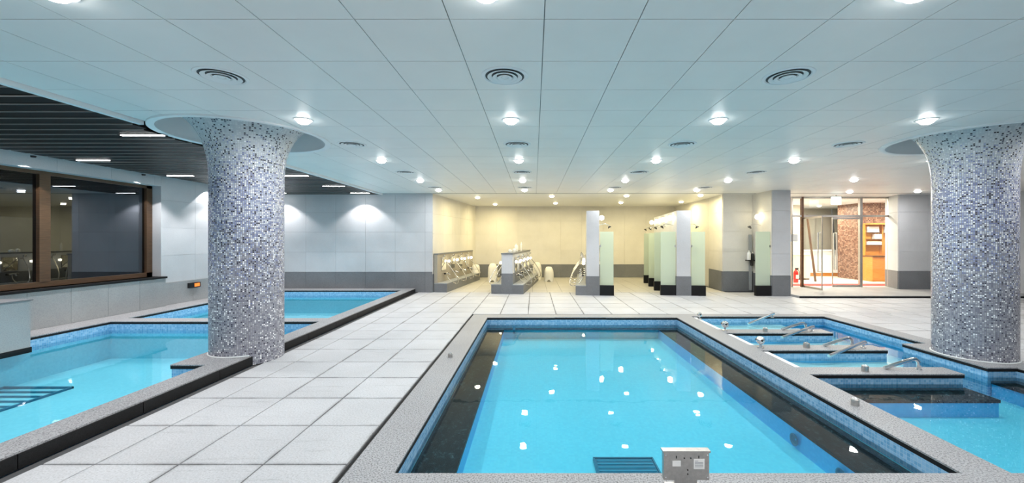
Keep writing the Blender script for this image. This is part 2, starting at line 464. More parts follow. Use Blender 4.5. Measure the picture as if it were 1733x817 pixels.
for cx, cy in COLS:
    MB().lathe([(CR, CH+.03), (CR-.005, CH-.012), (CR+.02, CH-.022), (CR+.07, CH-.018), (CR+.08, CH+.09)], 72, (cx, cy), False).build('recess_ring', 'white', ceiling)
    MB().lathe([(CR+.002, CH+.0), (CR+.002, CH+.27), (CR-.05, CH+.34), (.3, CH+.36)], 72, (cx, cy), False).build('recess_cove', 'white', ceiling)

# dark slatted ceiling on the left
SZ = CH-.03
sc = struct(box(WL-.05, EX+.06, -1.2, WF, CH+.40, CH+.43).build('ceiling_slatted', 'void'), 'dark slatted ceiling over the left hand pools', 'ceiling')
LYS = [1.8, 3.6, 5.25, 6.9, 8.6, 10.25, 11.8]
pitch = .235
y = -1.1
cx, cy = COLS[0]
while y < WF-.1:
    w = .175
    segs = [(WL+.28, EX-.0)]
    dy = min(abs(y-cy), abs(y+w-cy))
    if y-.02 < cy < y+w+.02: dy = 0
    if dy < CR+.09: segs = [(WL+.28, min(EX, cx-sqrt((CR+.09)**2-dy**2)))]
    for a, b in segs:
        k = MB()                                           # a folded metal baffle: flat underside, turned-up edges
        k.prism([(a, y+.0), (b, y+.0), (b, y+w), (a, y+w)], SZ, SZ+.012)
        k.box(a, b, y, y+.012, SZ+.012, SZ+.10); k.box(a, b, y+w-.012, y+w, SZ+.012, SZ+.10)
        o = k.build('slat', 'slat', sc); box(a, b, y-.006, y+.001, SZ-.002, SZ+.012).build('edge_glint', 'slatglint', o)  # thin pale strip paints the highlight line on each slat edge
    y += pitch

# ------------------------------------------------------------------ walls
wt_cache = {}
def tiled(parent, mat, a, b, z0, z1, tw=.9, th=.6, out=1, th_=.015, name='wall_tile', off=0.0):
    """stone tiles set on a vertical face from a to b (xy); out = side they stand proud of"""
    L = sqrt((b[0]-a[0])**2+(b[1]-a[1])**2); ang = math.atan2(b[1]-a[1], b[0]-a[0])
    z = z0; g = .002
    while z < z1-.03:
        zt = min(z+th, z1); u = -off
        while u < L-.02:
            u0, u1 = max(u, 0), min(u+tw, L)
            if u1-u0 > .03:
                k = (round(u1-u0, 3), round(zt-z, 3), mat, out, th_)
                if k not in wt_cache: wt_cache[k] = box(g, k[0]-g, 0, th_*out, g, k[1]-g).mesh(name, mat)
                link(name, wt_cache[k], parent, (a[0]+cos(ang)*u0, a[1]+sin(ang)*u0, z), ang)
            u += tw
        z = zt
def wall(name, label, rects, mat='grout'):
    mb = MB()
    for r in rects: mb.box(*r)
    return struct(mb.build(name, mat), label, 'wall')
# left wall with the window
WY0, WY1, WZ0, WZ1 = 3.4, 8.95, .78, 2.78
wl = wall('wall_left', 'pale stone left wall above the pool, pierced by a dark window',
    [(WL-.35, WL, -1.2, WY0, 0, 3.5), (WL-.35, WL, WY1, WF+.2, 0, 3.5), (WL-.35, WL, WY0, WY1, 0, WZ0), (WL-.35, WL, WY0, WY1, WZ1, 3.3)], 'walltile')
tiled(wl, 'walltile', (WL, WY1), (WL, WF), .62, 3.35, .9, .62, -1)
tiled(wl, 'walltile', (WL, WY0), (WL, WY1), WZ1, 3.2, .9, .62, -1)
tiled(wl, 'walltile', (WL, -1.2), (WL, WY0), .62, 3.2, .9, .62, -1)
tiled(wl, 'panel', (WL, WY0), (WL, WY1), KZ, WZ0-.04, .62, .7, -1, .12, 'stone_panel')
tiled(wl, 'panel', (WL, WY1), (WL, WF), KZ, .62, .8, .6, -1, .05, 'stone_panel')
box(WL-.3, WL+.14, WY0, WY1+.02, WZ0-.04, WZ0).build('window_ledge', 'black', wl)
# window
win = struct(empty('window_1', (WL-.24, 0, 0)), 'large dark window in brown frame in the left wall', 'window')
fr = MB()
fr.box(-.06, .06, WY0, WY1, WZ0, WZ0+.09); fr.box(-.06, .06, WY0, WY1, WZ1-.06, WZ1)
fr.box(-.06, .06, WY1-.13, WY1, WZ0, WZ1); fr.box(-.06, .06, WY0, WY0+.1, WZ0, WZ1)
fr.build('window_frame', 'frame', win)
MUL = 6.98
box(-.06, .07, MUL-.08, MUL+.08, WZ0+.09, WZ1-.06).build('mullion', 'frame', win)
box(-.06, .07, 5.0-.08, 5.0+.08, WZ0+.09, WZ1-.06).build('mullion', 'frame', win)
for a, b in ((WY0+.1, 4.92), (5.08, MUL-.08), (MUL+.08, WY1-.13)):
    box(-.01, .01, a, b, WZ0+.09, WZ1-.06).build('pane', 'window', win)
wb = wall('wall_outside_window', 'dark wall of the unlit space behind the window', [(WL-2.2, WL-2.1, 2.5, 10, 0, 3.5), (WL-2.1, WL-.35, 2.4, 2.5, 0, 3.5), (WL-2.1, WL-.35, 10, 10.1, 0, 3.5)], 'void')
# far wall on the left, side and back of the washing alcove
AX = -3.08; AX2 = AX+(AB-WF)*math.tan(-ROT)
w = wall('wall_back_left', 'grey stone wall behind the far left pool', [(WL, AX, WF, WF+.25, 0, 3.5)], 'wainscot')
tiled(w, 'walltile', (WL, WF), (AX, WF), .62, 3.25, .9, .60, -1, off=.4)
tiled(w, 'wainscot', (WL, WF), (AX, WF), 0, .62, .9, .62, -1, .03, 'skirting_slab', off=.4)
w = struct(MB().prism([(AX-.2, WF+.25), (AX-.002, WF+.25), (AX2-.002, AB+.1), (AX2-.2, AB+.1)], 0, 3.5).build('wall_alcove_left', 'creamtile'), 'cream stone side wall at left of the washing alcove', 'wall')
tiled(w, 'creamtile', (AX, WF), (AX2, AB), .55, CH, .9, .61, -1)
tiled(w, 'wainscot', (AX, WF), (AX2, AB), 0, .55, .9, .55, -1, .025, 'skirting_slab')
w = wall('wall_back', 'cream stone back wall of the washing alcove', [(AX2-.2, 6.1, AB+.002, AB+.2, 0, 3.5)], 'creamtile')
tiled(w, 'creamtile', (AX2, AB), (5.92, AB), .55, CH, .9, .61, -1)
tiled(w, 'wainscot', (AX2, AB), (5.92, AB), 0, .55, .9, .55, -1, .025, 'skirting_slab')
# block and pillar between alcove and entrance
BLK = [(5.80, 12.4), (6.78, 12.4), (6.78, AB), (5.92, AB), (5.92, 13.6)]
w = struct(MB().prism([(x+.002, y+.002) for x, y in BLK], 0, 3.5).build('wall_block', 'creamtile'), 'cream stone wall block at right of the shower rows', 'wall')
tiled(w, 'creamtile', (5.80, 12.4), (6.78, 12.4), .62, CH, .9, .61, -1)
tiled(w, 'creamtile', (5.92, 13.6), (5.80, 12.4), .62, CH, .9, .61, -1)
tiled(w, 'wainscot', (5.80, 12.4), (6.78, 12.4), 0, .62, .9, .62, -1, .03, 'skirting_slab')
tiled(w, 'wainscot', (5.92, 13.6), (5.80, 12.4), 0, .62, .9, .62, -1, .03, 'skirting_slab')
PL0, PL1, PLY = 6.73, 7.24, 11.4
w = wall('wall_pillar', 'square grey stone pillar between corner shower and glass entrance', [(PL0+.002, PL1-.002, PLY+.002, 13.1, 0, 3.5)], 'walltile')
tiled(w, 'walltile', (PL0, PLY), (PL1, PLY), .58, CH, .6, .61, -1)
tiled(w, 'creamtile', (PL0, 12.4), (PL0, PLY), .58, CH, 1.0, .61, -1)
tiled(w, 'walltile', (PL1, PLY), (PL1, 13.1), .58, CH, .9, .61, -1)
tiled(w, 'wainscot', (PL0, PLY), (PL1, PLY), 0, .58, .6, .58, -1, .02, 'skirting_slab')
tiled(w, 'wainscot', (PL0, 12.4), (PL0, PLY), 0, .58, 1.0, .58, -1, .02, 'skirting_slab')
tiled(w, 'wainscot', (PL1, PLY), (PL1, 13.1), 0, .58, 1.0, .58, -1, .02, 'skirting_slab')
# pier right of the entrance, then the unseen sides of the hall
PR = [(11.30, 12.5), (14.0, 12.5), (14.0, 13.3), (11.60, 13.3)]
w = struct(MB().prism([(x+.002, y+.002) for x, y in PR], 0, 3.5).build('wall_pier', 'walltile'), 'grey stone wall pier right of the glass entrance', 'wall')
tiled(w, 'walltile', (11.30, 12.5), (14, 12.5), .62, CH, .9, .61, -1)
tiled(w, 'walltile', (11.60, 13.3), (11.30, 12.5), .62, CH, .9, .61, -1)
tiled(w, 'wainscot', (11.30, 12.5), (14, 12.5), .06, .62, .9, .6, -1, .02, 'skirting_slab')
tiled(w, 'wainscot', (11.60, 13.3), (11.30, 12.5), .06, .62, .9, .6, -1, .02, 'skirting_slab')
wall('wall_right', 'plain stone right hand wall of the bath hall', [(14, 14.2, -1.2, 12.5, 0, 3.5)], 'walltile')
wall('wall_near', 'plain stone wall behind the viewer', [(WL-.3, 14.2, -1.4, -1.2, 0, 3.5)], 'walltile')

# ------------------------------------------------------------------ pools
def coping(name, label, rects, top, cat='coping', mat='coping'):
    """granite coping with a black under-edge"""
    a = MB(); b = MB()
    for x0, x1, y0, y1 in rects:
        a.box(x0, x1, y0, y1, top-.014, top); b.box(x0+.001, x1-.001, y0+.001, y1-.001, top-.05, top-.014)
    e = struct(a.build(name, mat), label, cat); b.build('black_edge', 'black', e); return e
def basin(name, label, x0, x1, y0, y1, zf, zt, matf, matw, wl=.11):
    """walls (waterline tiles above, deep tiles below) and bottom of a pool"""
    a = MB(); t = .1
    a.box(x0-t, x1+t, y0-t, y1+t, zf-.1, zf)
    o = struct(a.build(name, matf), label, 'pool')
    for nm, za, zb, m in (('waterline_tiles', zt-wl, zt, 'blue'), ('pool_wall', zf, zt-wl, matw)):
        b = MB(); b.box(x0-t, x0, y0-t, y1+t, za, zb); b.box(x1, x1+t, y0-t, y1+t, za, zb); b.box(x0, x1, y0-t, y0, za, zb); b.box(x0, x1, y1, y1+t, za, zb)
        b.build(nm, m, o)
    return o
def water_sheet(label, x0, x1, y0, y1, z, mat='water'):
    mb = MB(); mb.v = [(x0, y0, z), (x1, y0, z), (x1, y1, z), (x0, y1, z)]; mb.f = [(0, 1, 2, 3)]
    return tag(mb.build('water', mat), label, 'water', None, 'stuff')
# main pool
coping('pool_coping', 'speckled grey granite coping around the large central pool',
    [(JX+.02, PX0, 2.3, 8.60), (PX0, PX1, 2.3, PY0), (PX0, .42, PY1, 8.60), (.42, 1.48, PY1+.02, 8.60), (1.48, PX1, PY1, 8.60), (PX1, BX0, 2.3, BY1)], 0)
struct(box(JX-.02, JX+.02, 2.3, 8.1, -.1, -.03).build('drain_slot', 'rubber'), 'narrow black drain slot between walkway and central coping', 'drain')
mp = basin('pool_basin', 'large central pool with bright cyan mosaic bottom', PX0, PX1, PY0, PY1, -.43, -.05, 'poolfloor', 'poolfloor', .15)
box(-.43, -.38, PY1-.14, PY1-.10, -.30, -.15).build('inlet_fitting', 'grate', mp)
for x0, x1 in ((PX0, PX0+.35), (PX1-.40, PX1)):
    box(x0, x1, PY0, PY1, -.24, -.21).build('bench_top', 'bench', mp)
    box(x0+(0 if x0 < 0 else .012), x1-(.012 if x0 < 0 else 0), PY0, PY1, -.43, -.24).build('bench_riser', 'poolwall', mp)
box(PX0+.35, PX1-.40, PY1-.10, PY1, -.24, -.21).build('bench_top', 'bench', mp)  # thin dark strip stands in for the reflection along the far wall
water_sheet('still water filling the large central pool', PX0, PX1, PY0, PY1, -.155)
for y in (3.3, 3.9):
    o = MB().lathe([(.01, 0), (.03, .004), (.055, .012), (.06, .02), (.05, .02), (.04, .008)], 16, cap=False).build('jet_nozzle', 'grate', mp, (PX1-.40, y, -.335)); o.rotation_euler = (0, -pi/2, 0)
# right pool, shared by the lounging baths
rb = basin('pool_basin', 'right hand pool with blue mosaic, shared with the lounging baths', BX0, BX1, PY0, BY1, -.36, -.05, 'poolfloor', 'poolwall', .13)
coping('pool_coping', 'granite coping on the far and right edges of the right hand pool',
    [(BX0-.34, BX1+.30, BY1, 8.66), (BX1, BX1+.30, 2.3, BY1), (5.66, BX1, 5.03, 6.2), (BX0, BX1, 2.3, PY0)], 0)
DV = [(6.90, 7.18), (5.83, 6.11), (4.79, 5.05)]
DX = 5.12
names = ['farthest', 'middle', 'nearest']
for k, (a, b) in enumerate(DV):
    e = coping('bath_divider', '%s granite topped divider between the lounging baths' % names[k], [(BX0, DX, a, b)], 0, 'divider')
    box(BX0, DX-.01, a+.01, b-.01, -.16, -.05).build('waterline_tiles', 'blue', e)
    box(BX0, DX-.01, a+.01, b-.01, -.5, -.16).build('pool_wall', 'poolwall', e)
for a, b in ((5.05, 5.83), (6.11, 6.90), (7.18, BY1)):
    m = MB(); k = 0; x0, x1 = BX0, DX                        # reclining bed: head end raised, sloping down
    m.v = [(x0, a, -.5), (x1, a, -.5), (x1, b, -.5), (x0, b, -.5), (x0, a, -.135), (x0, b, -.135), (x0+.7, a, -.19), (x0+.7, b, -.19), (x1, a, -.17), (x1, b, -.17)]
    m.f = [(4, 6, 7, 5), (6, 8, 9, 7), (8, 1, 2, 9), (0, 1, 8, 6, 4), (3, 5, 7, 9, 2), (0, 4, 5, 3)]
    m.build('bath_bed', 'bathfloor', rb)
    box(BX0, BX0+.11, a+.005, b-.005, -.10, -.02).build('head_ledge', 'white', rb)
box(BX0, DX+.01, 4.43, 4.80, -.20, -.165).build('bench_top', 'bench', rb); box(BX0, DX, 4.44, 4.80, -.5, -.20).build('bench_riser', 'poolwall', rb)
box(5.70, BX1, 2.76, 5.03, -.20, -.165).build('bench_top', 'bench', rb); box(5.71, BX1, 2.76, 5.03, -.5, -.20).build('bench_riser', 'poolwall', rb)
box(5.67, BX1, 5.04, 6.19, -.5, -.05).build('pier_tiles', 'blue', rb)
water_sheet('still water of the right hand pool and lounging baths', BX0, BX1, PY0, BY1, -.125)
# left pools
kl = [(KI, KX, LYN-.3, WF-.03), (-4.30, KI, 4.76, 6.15)]
kerb = coping('pool_kerb', 'raised granite kerb with black face along the left walkway', kl, KZ, 'kerb')
y = LYN-.3
while y < WF-.05:
    y1 = min(y+.9, WF-.03); skip = False
    if not (y > 4.9 and y1 < 5.9): box(KX-.05, KX+.012, y+.003, y1-.003, 0, KZ-.014).build('kerb_stone', 'black', kerb)
    y += .9
box(KX+.03, KX+.085, LYN-.3, 4.98, -.05, -.02).build('drain_slot', 'rubber', kerb)
box(KX+.03, KX+.085, 5.95, WF-.05, -.05, -.02).build('drain_slot', 'rubber', kerb)
coping('pool_coping', 'granite rim of the left pools along the window wall', [(WL+.0, LX0, LYN-.3, WF-.03), (LX0, KI, LYF, WF-.03), (LX0, KI, LYN-.3, LYN)], KZ)
coping('pool_coping', 'granite divider between the near and far left pools', [(LX0, KI, LYD0, LYD1)], KZ)
for nm, y0, y1 in (('near', LYN, LYD0), ('far', LYD1, LYF)):
    b = basin('pool_basin', '%s left pool with turquoise mosaic bottom' % nm, LX0, KI, y0, y1, -.55, KZ-.05, 'poolfloor2', 'poolfloor2', .17)
    water_sheet('still turquoise water in the %s left pool' % nm, LX0, KI, y0, y1, -.04, 'water_left')
    if nm == 'near': box(-4.29, KI, 4.77, 6.14, -.55, KZ-.05).build('pier_tiles', 'blue', b)
o = struct(box(WL, -7.50, 2.0, 6.0, .0, .69).build('stone_bench', 'panel'), 'grey stone ledge block below the window at far left', 'ledge')
box(WL, -7.49, 2.0, 6.01, -.08, .0).build('base_band', 'black', o); box(WL, -7.48, 2.0, 6.02, .69, .71).build('top_slab', 'wainscot', o)
# floor grating under the water of the near left pool
g = empty('pool_grate', (-7.15, 5.4, -.55)); tag(g, 'dark barred floor grating under water in near left pool', 'grating')
for a in ((-.5, .5, -.42, -.40), (-.5, .5, .40, .42), (-.5, -.48, -.42, .42), (.48, .5, -.42, .42)): box(*a, 0, .03).build('frame_bar', 'grate', g)
for k in range(4): box(-.48, .48, -.25+.165*k-.008, -.25+.165*k+.008, .005, .025).build('bar', 'grate', g)
# drain grating and control box near the viewer
gx0, gy0 = ray(1010, 800, -.42); gx1, gy1 = ray(1105, 778, -.42)
g = empty('pool_grate', ((gx0+gx1)/2, gy1-.2, -.43)); tag(g, 'teal suction grating on the bottom of the central pool', 'grating')
box(-.26, .26, -.2, .2, 0, .02).build('plate', 'grate', g)
for a in ((-.27, .27, -.215, -.2), (-.27, .27, .2, .215), (-.275, -.26, -.215, .215), (.26, .275, -.215, .215)): box(*a, 0, .03).build('frame_bar', 'grate', g)
for k in range(7): box(-.25, .25, -.17+.055*k, -.155+.055*k, .02, .026).build('bar', 'grate2', g)
cb = empty('control_box', ((1159-VX)*2.58/F, 2.58, 0)); tag(cb, 'brushed steel control box on a post at near pool edge', 'control box')
bw, z0, z1 = .145, .078, .255
MB().bevbox(-bw, bw, -.03, .008, z0, z1, .004).build('housing', 'steel', cb)
box(-bw-.006, bw+.006, -.034, .012, z1-.004, z1+.008).build('lid', 'steel', cb)
box(-.07, .07, -.022, .004, .0, z0).build('post', 'steel', cb)
box(-.11, .11, -.05, .07, 0, .008).build('foot', 'steel', cb)
box(-.09, -.037, -.0315, -.029, .165, .20).build('label_sheet', 'paper', cb)
p = box(.045, .113, -.0315, -.029, .148, .212).build('label_sheet', 'paper', cb)
for k in range(5): box(.052, .052+(.02 if k == 0 else .052), -.0325, -.0312, .198-.009*k, .2005-.009*k).build('print_line', 'ink', p)
for x in (-.065, .077): box(x-.003, x+.003, -.0315, -.029, .215, .232).build('slot', 'rubber', cb)
for x, z in ((-.015, .217), (.026, .217), (.007, .142), (.007, .116), (-.132, .235), (.132, .235), (-.132, .095), (.132, .095)):
    o = MB().lathe([(.005, 0), (.0045, .003), (.002, .004)], 10).build('screw', 'rubber' if abs(x) < .1 else 'chrome', cb, (x, -.03, z)); o.rotation_euler = (pi/2, 0, 0)

# ------------------------------------------------------------------ columns
for k, (cx, cy) in enumerate(COLS):
    e = empty('mosaic_column', (cx, cy, 0)); tag(e, ('mosaic tiled column with flared top straddling the left kerb', 'mosaic tiled column with flared top beside the right hand pool')[k], 'column')
    prof = [(.42, 0), (.42, .8), (.42, 1.6), (.42, 2.3), (.423, 2.45), (.43, 2.58), (.445, 2.69), (.47, 2.80), (.505, 2.90), (.55, 2.99), (.605, 3.07), (.67, 3.14), (.75, 3.20), (.84, 3.25), (.90, 3.28)]
    prof = [(r, z) for r, z in prof]
    me = MB(); seg = 96; me.lathe(prof, seg, (0, 0), False); mesh = me.mesh('shaft', 'column')
    uvl = mesh.uv_layers.new(name='UVMap'); arc = [0]
    for i in range(1, len(prof)): arc.append(arc[-1]+sqrt((prof[i][0]-prof[i-1][0])**2+(prof[i][1]-prof[i-1][1])**2))
    circ = .0205*round(2*pi*.42/.0205)
    for p in mesh.polygons:
        q, i = divmod(p.index, seg)
        for li, (di, dq) in zip(p.loop_indices, ((0, 0), (1, 0), (1, 1), (0, 1))):
            uvl.data[li].uv = (circ*(i+di)/seg, arc[q+dq])
    link('shaft', mesh, e)
    a0 = .92 if k == 0 else 0; MB().tube([(.426*cos(a0+(2*pi-2*a0)*i/60), .426*sin(a0+(2*pi-2*a0)*i/60), .006) for i in range(61)], .009, 6).build('base_bead', 'white', e, (0, 0, KZ if k == 0 else 0))

# ------------------------------------------------------------------ ceiling vents and downlights
GX = [-2.68, -.27, 2.14, 4.56]
CN = ['left end', 'left of centre', 'right of centre', 'right end']
def make_vent():
    e = empty('ceiling_vent')
    MB().lathe([(.20, 0), (.195, -.006), (.175, -.010), (.165, -.004)], 40, cap=False).build('rim', 'white', e)
    MB().lathe([(.001, -.0005), (.168, -.0005)], 40, cap=False).build('throat', 'throat', e)
    for r0, r1, zt in ((.148, .122, -.012), (.105, .078, -.016), (.062, .035, -.018)):
        MB().lathe([(r0-.02, -.001), (r0, zt), (r1, zt+.004), (r1-.01, -.001)], 36, cap=False).build('cone', 'white', e)
    MB().lathe([(.001, -.014), (.025, -.012), (.03, -.004)], 20, cap=False).build('hub', 'white', e)
    return e
v0 = None
for j in range(4):
    for i, x in enumerate(GX):
        if j == 0 and i == 3: continue
        v = v0 if v0 is None else copy_tree(v0)
        if v is None: v = v0 = make_vent()
        v.location = (x+.02, 3.43+2.45*j, CH-.0005)
        tag(v, 'round ceiling air vent, %s row from the viewer, %s' % (ORD[j], CN[i]), 'vent', 'round ceiling vents')
def make_downlight(warm):
    e = empty('downlight')
    MB().lathe([(.105, 0), (.10, -.008), (.085, -.010), (.078, -.002)], 28, cap=False).build('trim_ring', 'white', e)
    MB().lathe([(.001, -.055), (.03, -.052), (.055, -.041), (.072, -.022), (.08, -.003)], 28, cap=False).build('lens', 'lampwarm' if warm else 'lamp', e)  # lens bulged into a dome to imitate the round bloom of the lamp
    return e
dl = {}
def downlight(x, y, label, warm=False, power=None, group='ceiling downlights', z=CH):
    if warm not in dl: e = dl[warm] = make_downlight(warm)
    else: e = copy_tree(dl[warm])
    for c in list(e.children):
        if c.type == 'LIGHT': bpy.data.objects.remove(c)
    e.location = (x, y, z-.0005); tag(e, label, 'downlight', group)
    return e
lamps = []
for j, y in enumerate((-.1, 2.25, 4.68, 7.07, 9.48, 11.3)):
    for i, x in enumerate(GX):
        if j < 2: lb = 'ceiling downlight above or behind the viewer, outside the picture, %s, %s row' % (CN[i], ORD[j])
        else: lb = 'bright ceiling downlight, %s row into the hall, %s' % (ORD[j-2], CN[i])
        lamps.append((x, y, lb, False))
for x, y, lb in ((7.0, 4.68, 'added ceiling downlight beyond the right edge of the picture'), (7.42, 9.35, 'ceiling downlight in third row, in front of the pillar by the entrance'),
                 (9.16, 11.7, 'ceiling downlight right of the lit sign before the glass doors'), (11.0, 11.56, 'ceiling downlight beside the right column before the pier'),
                 (7.0, 7.07, 'added ceiling downlight hidden behind the right column'), (9.8, 9.0, 'added unseen ceiling downlight over the deck behind the right column'), (10.5, 4.5, 'added ceiling downlight far outside the picture on the right')):  # the unseen lamps in this list are added to light the right side
    lamps.append((x, y, lb, False))
for i, (x, y) in enumerate(((-1.86, 13.25), (.56, 12.85), (2.92, 12.75), (5.2, 12.6))): lamps.append((x, y, 'warm alcove downlight, front row, %s' % CN[i], True))
for i, (x, y) in enumerate(((-1.53, 15.8), (.81, 15.3), (3.24, 15.05), (5.4, 14.8))): lamps.append((x, y, 'warm alcove downlight, back row, %s' % CN[i], True))
for x, y, lb, warm in lamps: downlight(x, y, lb, warm)
for e in [o for o in list(C.objects) if o.name.startswith('downlight')]:
    warm = 'warm' in e['label']
    disk_light(e, 'lamp_light', (0, 0, -.062), WARM_W if warm else LAMP_W, (1, .83, .44) if warm else (1, .985, .97))
# lamps in the slatted ceiling
k = 0
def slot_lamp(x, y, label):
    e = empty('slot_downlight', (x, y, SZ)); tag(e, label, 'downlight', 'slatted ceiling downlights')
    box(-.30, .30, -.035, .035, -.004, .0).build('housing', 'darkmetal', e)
    box(-.27, .27, -.022, .022, -.010, -.004).build('lens', 'lamp', e)  # lens and housing drawn wide to imitate light streaking along the slats
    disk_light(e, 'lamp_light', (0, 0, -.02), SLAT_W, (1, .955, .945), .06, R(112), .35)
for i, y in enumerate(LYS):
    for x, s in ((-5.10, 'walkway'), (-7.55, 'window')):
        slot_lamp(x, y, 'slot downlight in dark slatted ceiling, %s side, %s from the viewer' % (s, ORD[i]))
for i, y in enumerate((4.7, 6.55, 8.4, 10.2)):
    e = empty('wall_washer', (WL+.16, y, SZ-.0)); tag(e, 'small wall washer spotlight above the left wall, %s from the viewer' % ORD[i], 'spotlight', 'wall washers')
    MB().lathe([(.03, -.03), (.035, .0)], 16).build('can', 'darkmetal', e)
    disk_light(e, 'lamp_light', (0, 0, -.035), 60, (1, .98, .98), .03, R(100), .12)

# ------------------------------------------------------------------ washing rows and showers
def world(o, ang, x, y): return (o[0]+cos(ang)*x-sin(ang)*y, o[1]+sin(ang)*x+cos(ang)*y)
def make_station():
    e = empty('wash_station')                              # x towards the bather, y along the row
    f = MB(); f.box(0, .014, -.24, .20, .62, 1.06); f.build('mirror_frame', 'steel', e)
    box(.014, .018, -.22, .18, .64, 1.04).build('mirror', 'mirror', e)
    lm = MB().ball((.07, .30, .90), .042).build('lamp', 'globe', e)
    box(0, .03, .27, .33, .86, .94).build('lamp_mount', 'chrome', lm)
    q = MB(); q.tube([(.09, -.11, .53), (.09, .11, .53)], .024, 10); q.tube([(0, -.07, .53), (.09, -.07, .53)], .016, 8); q.tube([(0, .07, .53), (.09, .07, .53)], .016, 8)
    q.tube([(.09, 0, .53), (.17, 0, .52), (.21, 0, .48)], .013, 8); fc = q.build('faucet', 'chrome', e)
    for s in (-1, 1):
        MB().tube([(.09, s*.11, .53), (.09, s*.155, .53)], [.03, .026], 10).build('knob', 'darkmetal', fc)
    h = MB(); h.tube([(.02, -.30, 1.0), (.07, -.30, 1.0), (.09, -.30, 1.04), (.12, -.30, 1.09)], [.012, .014, .016, .018], 8)
    h.tube([(.12, -.30, 1.10), (.155, -.30, 1.085)], [.038, .042], 12); h.build('hand_shower', 'chrome', e)
    pts = []
    P0, P1, P2, P3 = (.09, .0, .50), (.16, .10, .10), (.95, .02, -.02), (.09, -.30, 1.0)
    for i in range(21):
        t = i/20; a = (1-t)**3; b = 3*t*(1-t)**2; c = 3*t*t*(1-t); d = t**3
        pts.append(tuple(a*P0[j]+b*P1[j]*1.0+c*P2[j]*1.0+d*P3[j] for j in range(3)))
    MB().tube(pts, .014, 6).build('hose', 'hose', e)
    return e
ws = [None]
def stations(org, ang, ys, flip, who, xoff):
    for i, y in enumerate(ys):
        e = make_station() if ws[0] is None else copy_tree(ws[0])
        if ws[0] is None: ws[0] = e
        p = world(org, ang, xoff, y)
        e.location = (p[0], p[1], 0); e.rotation_euler = (0, 0, ang+(pi if flip else 0))
        tag(e, 'wash station with mirror, lamp and hose, %s from the front %s' % (ORD[i], who), 'wash station', 'wash stations')
YS = [.55, 1.42, 2.29, 3.16]
def ledge(name, label, org, ang, x0, x1, y1):
    e = empty(name, (*org, 0), ang); tag(e, label, 'ledge')
    box(x0, x1, 0, y1, 0, .255).build('ledge_body', 'wainscot', e); box(x0-.005, x1+.005, -.006, y1, .255, .28).build('ledge_slab', 'panel', e)
    return e
# left row, on the alcove side wall
o1 = (-3.03, 12.22)
e = empty('wash_counter', (*o1, 0), ROT); tag(e, 'low washing counter along the left alcove wall', 'counter')
box(0, .10, 0, 3.9, .28, 1.14).build('back_board', 'tan', e); box(-.01, .12, -.01, 3.9, 1.14, 1.17).build('cap', 'wainscot', e)
box(0, .40, 0, 3.9, 0, .255).build('ledge_body', 'wainscot', e); box(0, .405, -.006, 3.9, .255, .28).build('ledge_slab', 'panel', e)
stations(o1, ROT, YS, False, 'on left alcove wall', .10)
# island with stations on both faces
o2 = (-.96, 11.85)
e = empty('wash_counter', (*o2, 0), ROT); tag(e, 'free standing double washing island in the alcove', 'counter')
box(0, .33, 0, 3.9, .60, 1.16).build('island_wall', 'walltile', e); box(-.005, .335, -.006, 3.9, 0, .60).build('plinth', 'wainscot', e); box(-.015, .345, -.015, 3.92, 1.16, 1.20).build('cap', 'wainscot', e)
for x0, x1 in ((-.31, -.005), (.335, .65)):
    box(x0, x1, .0, 3.9, 0, .255).build('ledge_body', 'wainscot', e); box(x0, x1, -.006, 3.9, .255, .28).build('ledge_slab', 'panel', e)
stations(o2, ROT, YS, False, 'on right face of island', .335)
stations(o2, ROT, YS, True, 'on left face of island', -.005)
# two free standing shower walls
def shower_wall(name, label, org, L, wth):
    e = empty(name, (*org, 0), ROT); struct(e, label, 'wall')
    box(0, wth, 0, L, .55, 2.42).build('wall_body', 'walltile', e)
    box(-.015, wth+.015, -.015, L, 0, .55).build('plinth', 'wainscot', e)
    return e
oA, oB = (1.50, 11.55), (4.07, 11.50)
e = shower_wall('wall_shower_left', 'free standing grey partition wall with wash stations on its left', oA, 3.9, .36)
box(-.31, -.015, 0, 3.9, 0, .255).build('ledge_body', 'wainscot', e); box(-.31, -.015, -.006, 3.9, .255, .28).build('ledge_slab', 'panel', e)
stations(oA, ROT, YS, True, 'on the left partition wall', -.015)
shower_wall('wall_shower_right', 'free standing grey partition wall carrying showers on both sides', oB, 3.7, .38)
def glass_panel(p, ang, w, label):
    e = empty('shower_screen', (*p, 0), ang); tag(e, label, 'shower screen', 'frosted shower screens')
    box(0, w, -.06, .06, 0, .29).build('plinth', 'black', e)
    box(.01, w-.01, -.006, .006, .29, 1.82).build('glass', 'frost', e)
    box(w-.035, w-.005, -.02, .02, 1.38, 1.44).build('clamp', 'chrome', e)
    return e
def shower(p, ang, label, glob=True):
    e = empty('wall_shower', (*p, 0), ang); tag(e, label, 'shower', 'wall showers')      # x away from the wall
    MB().tube([(0, 0, 2.02), (.10, 0, 2.05), (.22, 0, 2.06), (.29, 0, 2.02), (.31, 0, 1.98)], .012, 8).build('arm', 'chrome', e)
    MB().tube([(.305, 0, 1.99), (.33, 0, 1.95)], [.03, .062], 14).build('spray_head', 'darkmetal', e)
    box(0, .05, -.03, .03, 1.36, 1.42).build('valve', 'chrome', e)
    MB().tube([(.03, .02, 1.36), (.05, .02, 1.1), (.04, .02, .95)], .012, 6).build('riser_hose', 'hose', e)
def globe_lamp(p, ang, z, label):
    e = empty('wall_lamp', (*p, z), ang); tag(e, label, 'wall lamp', 'globe wall lamps')
    MB().ball((.09, 0, 0), .075).build('globe', 'globe', e); box(0, .03, -.04, .04, -.04, .04).build('mount', 'chrome', e)
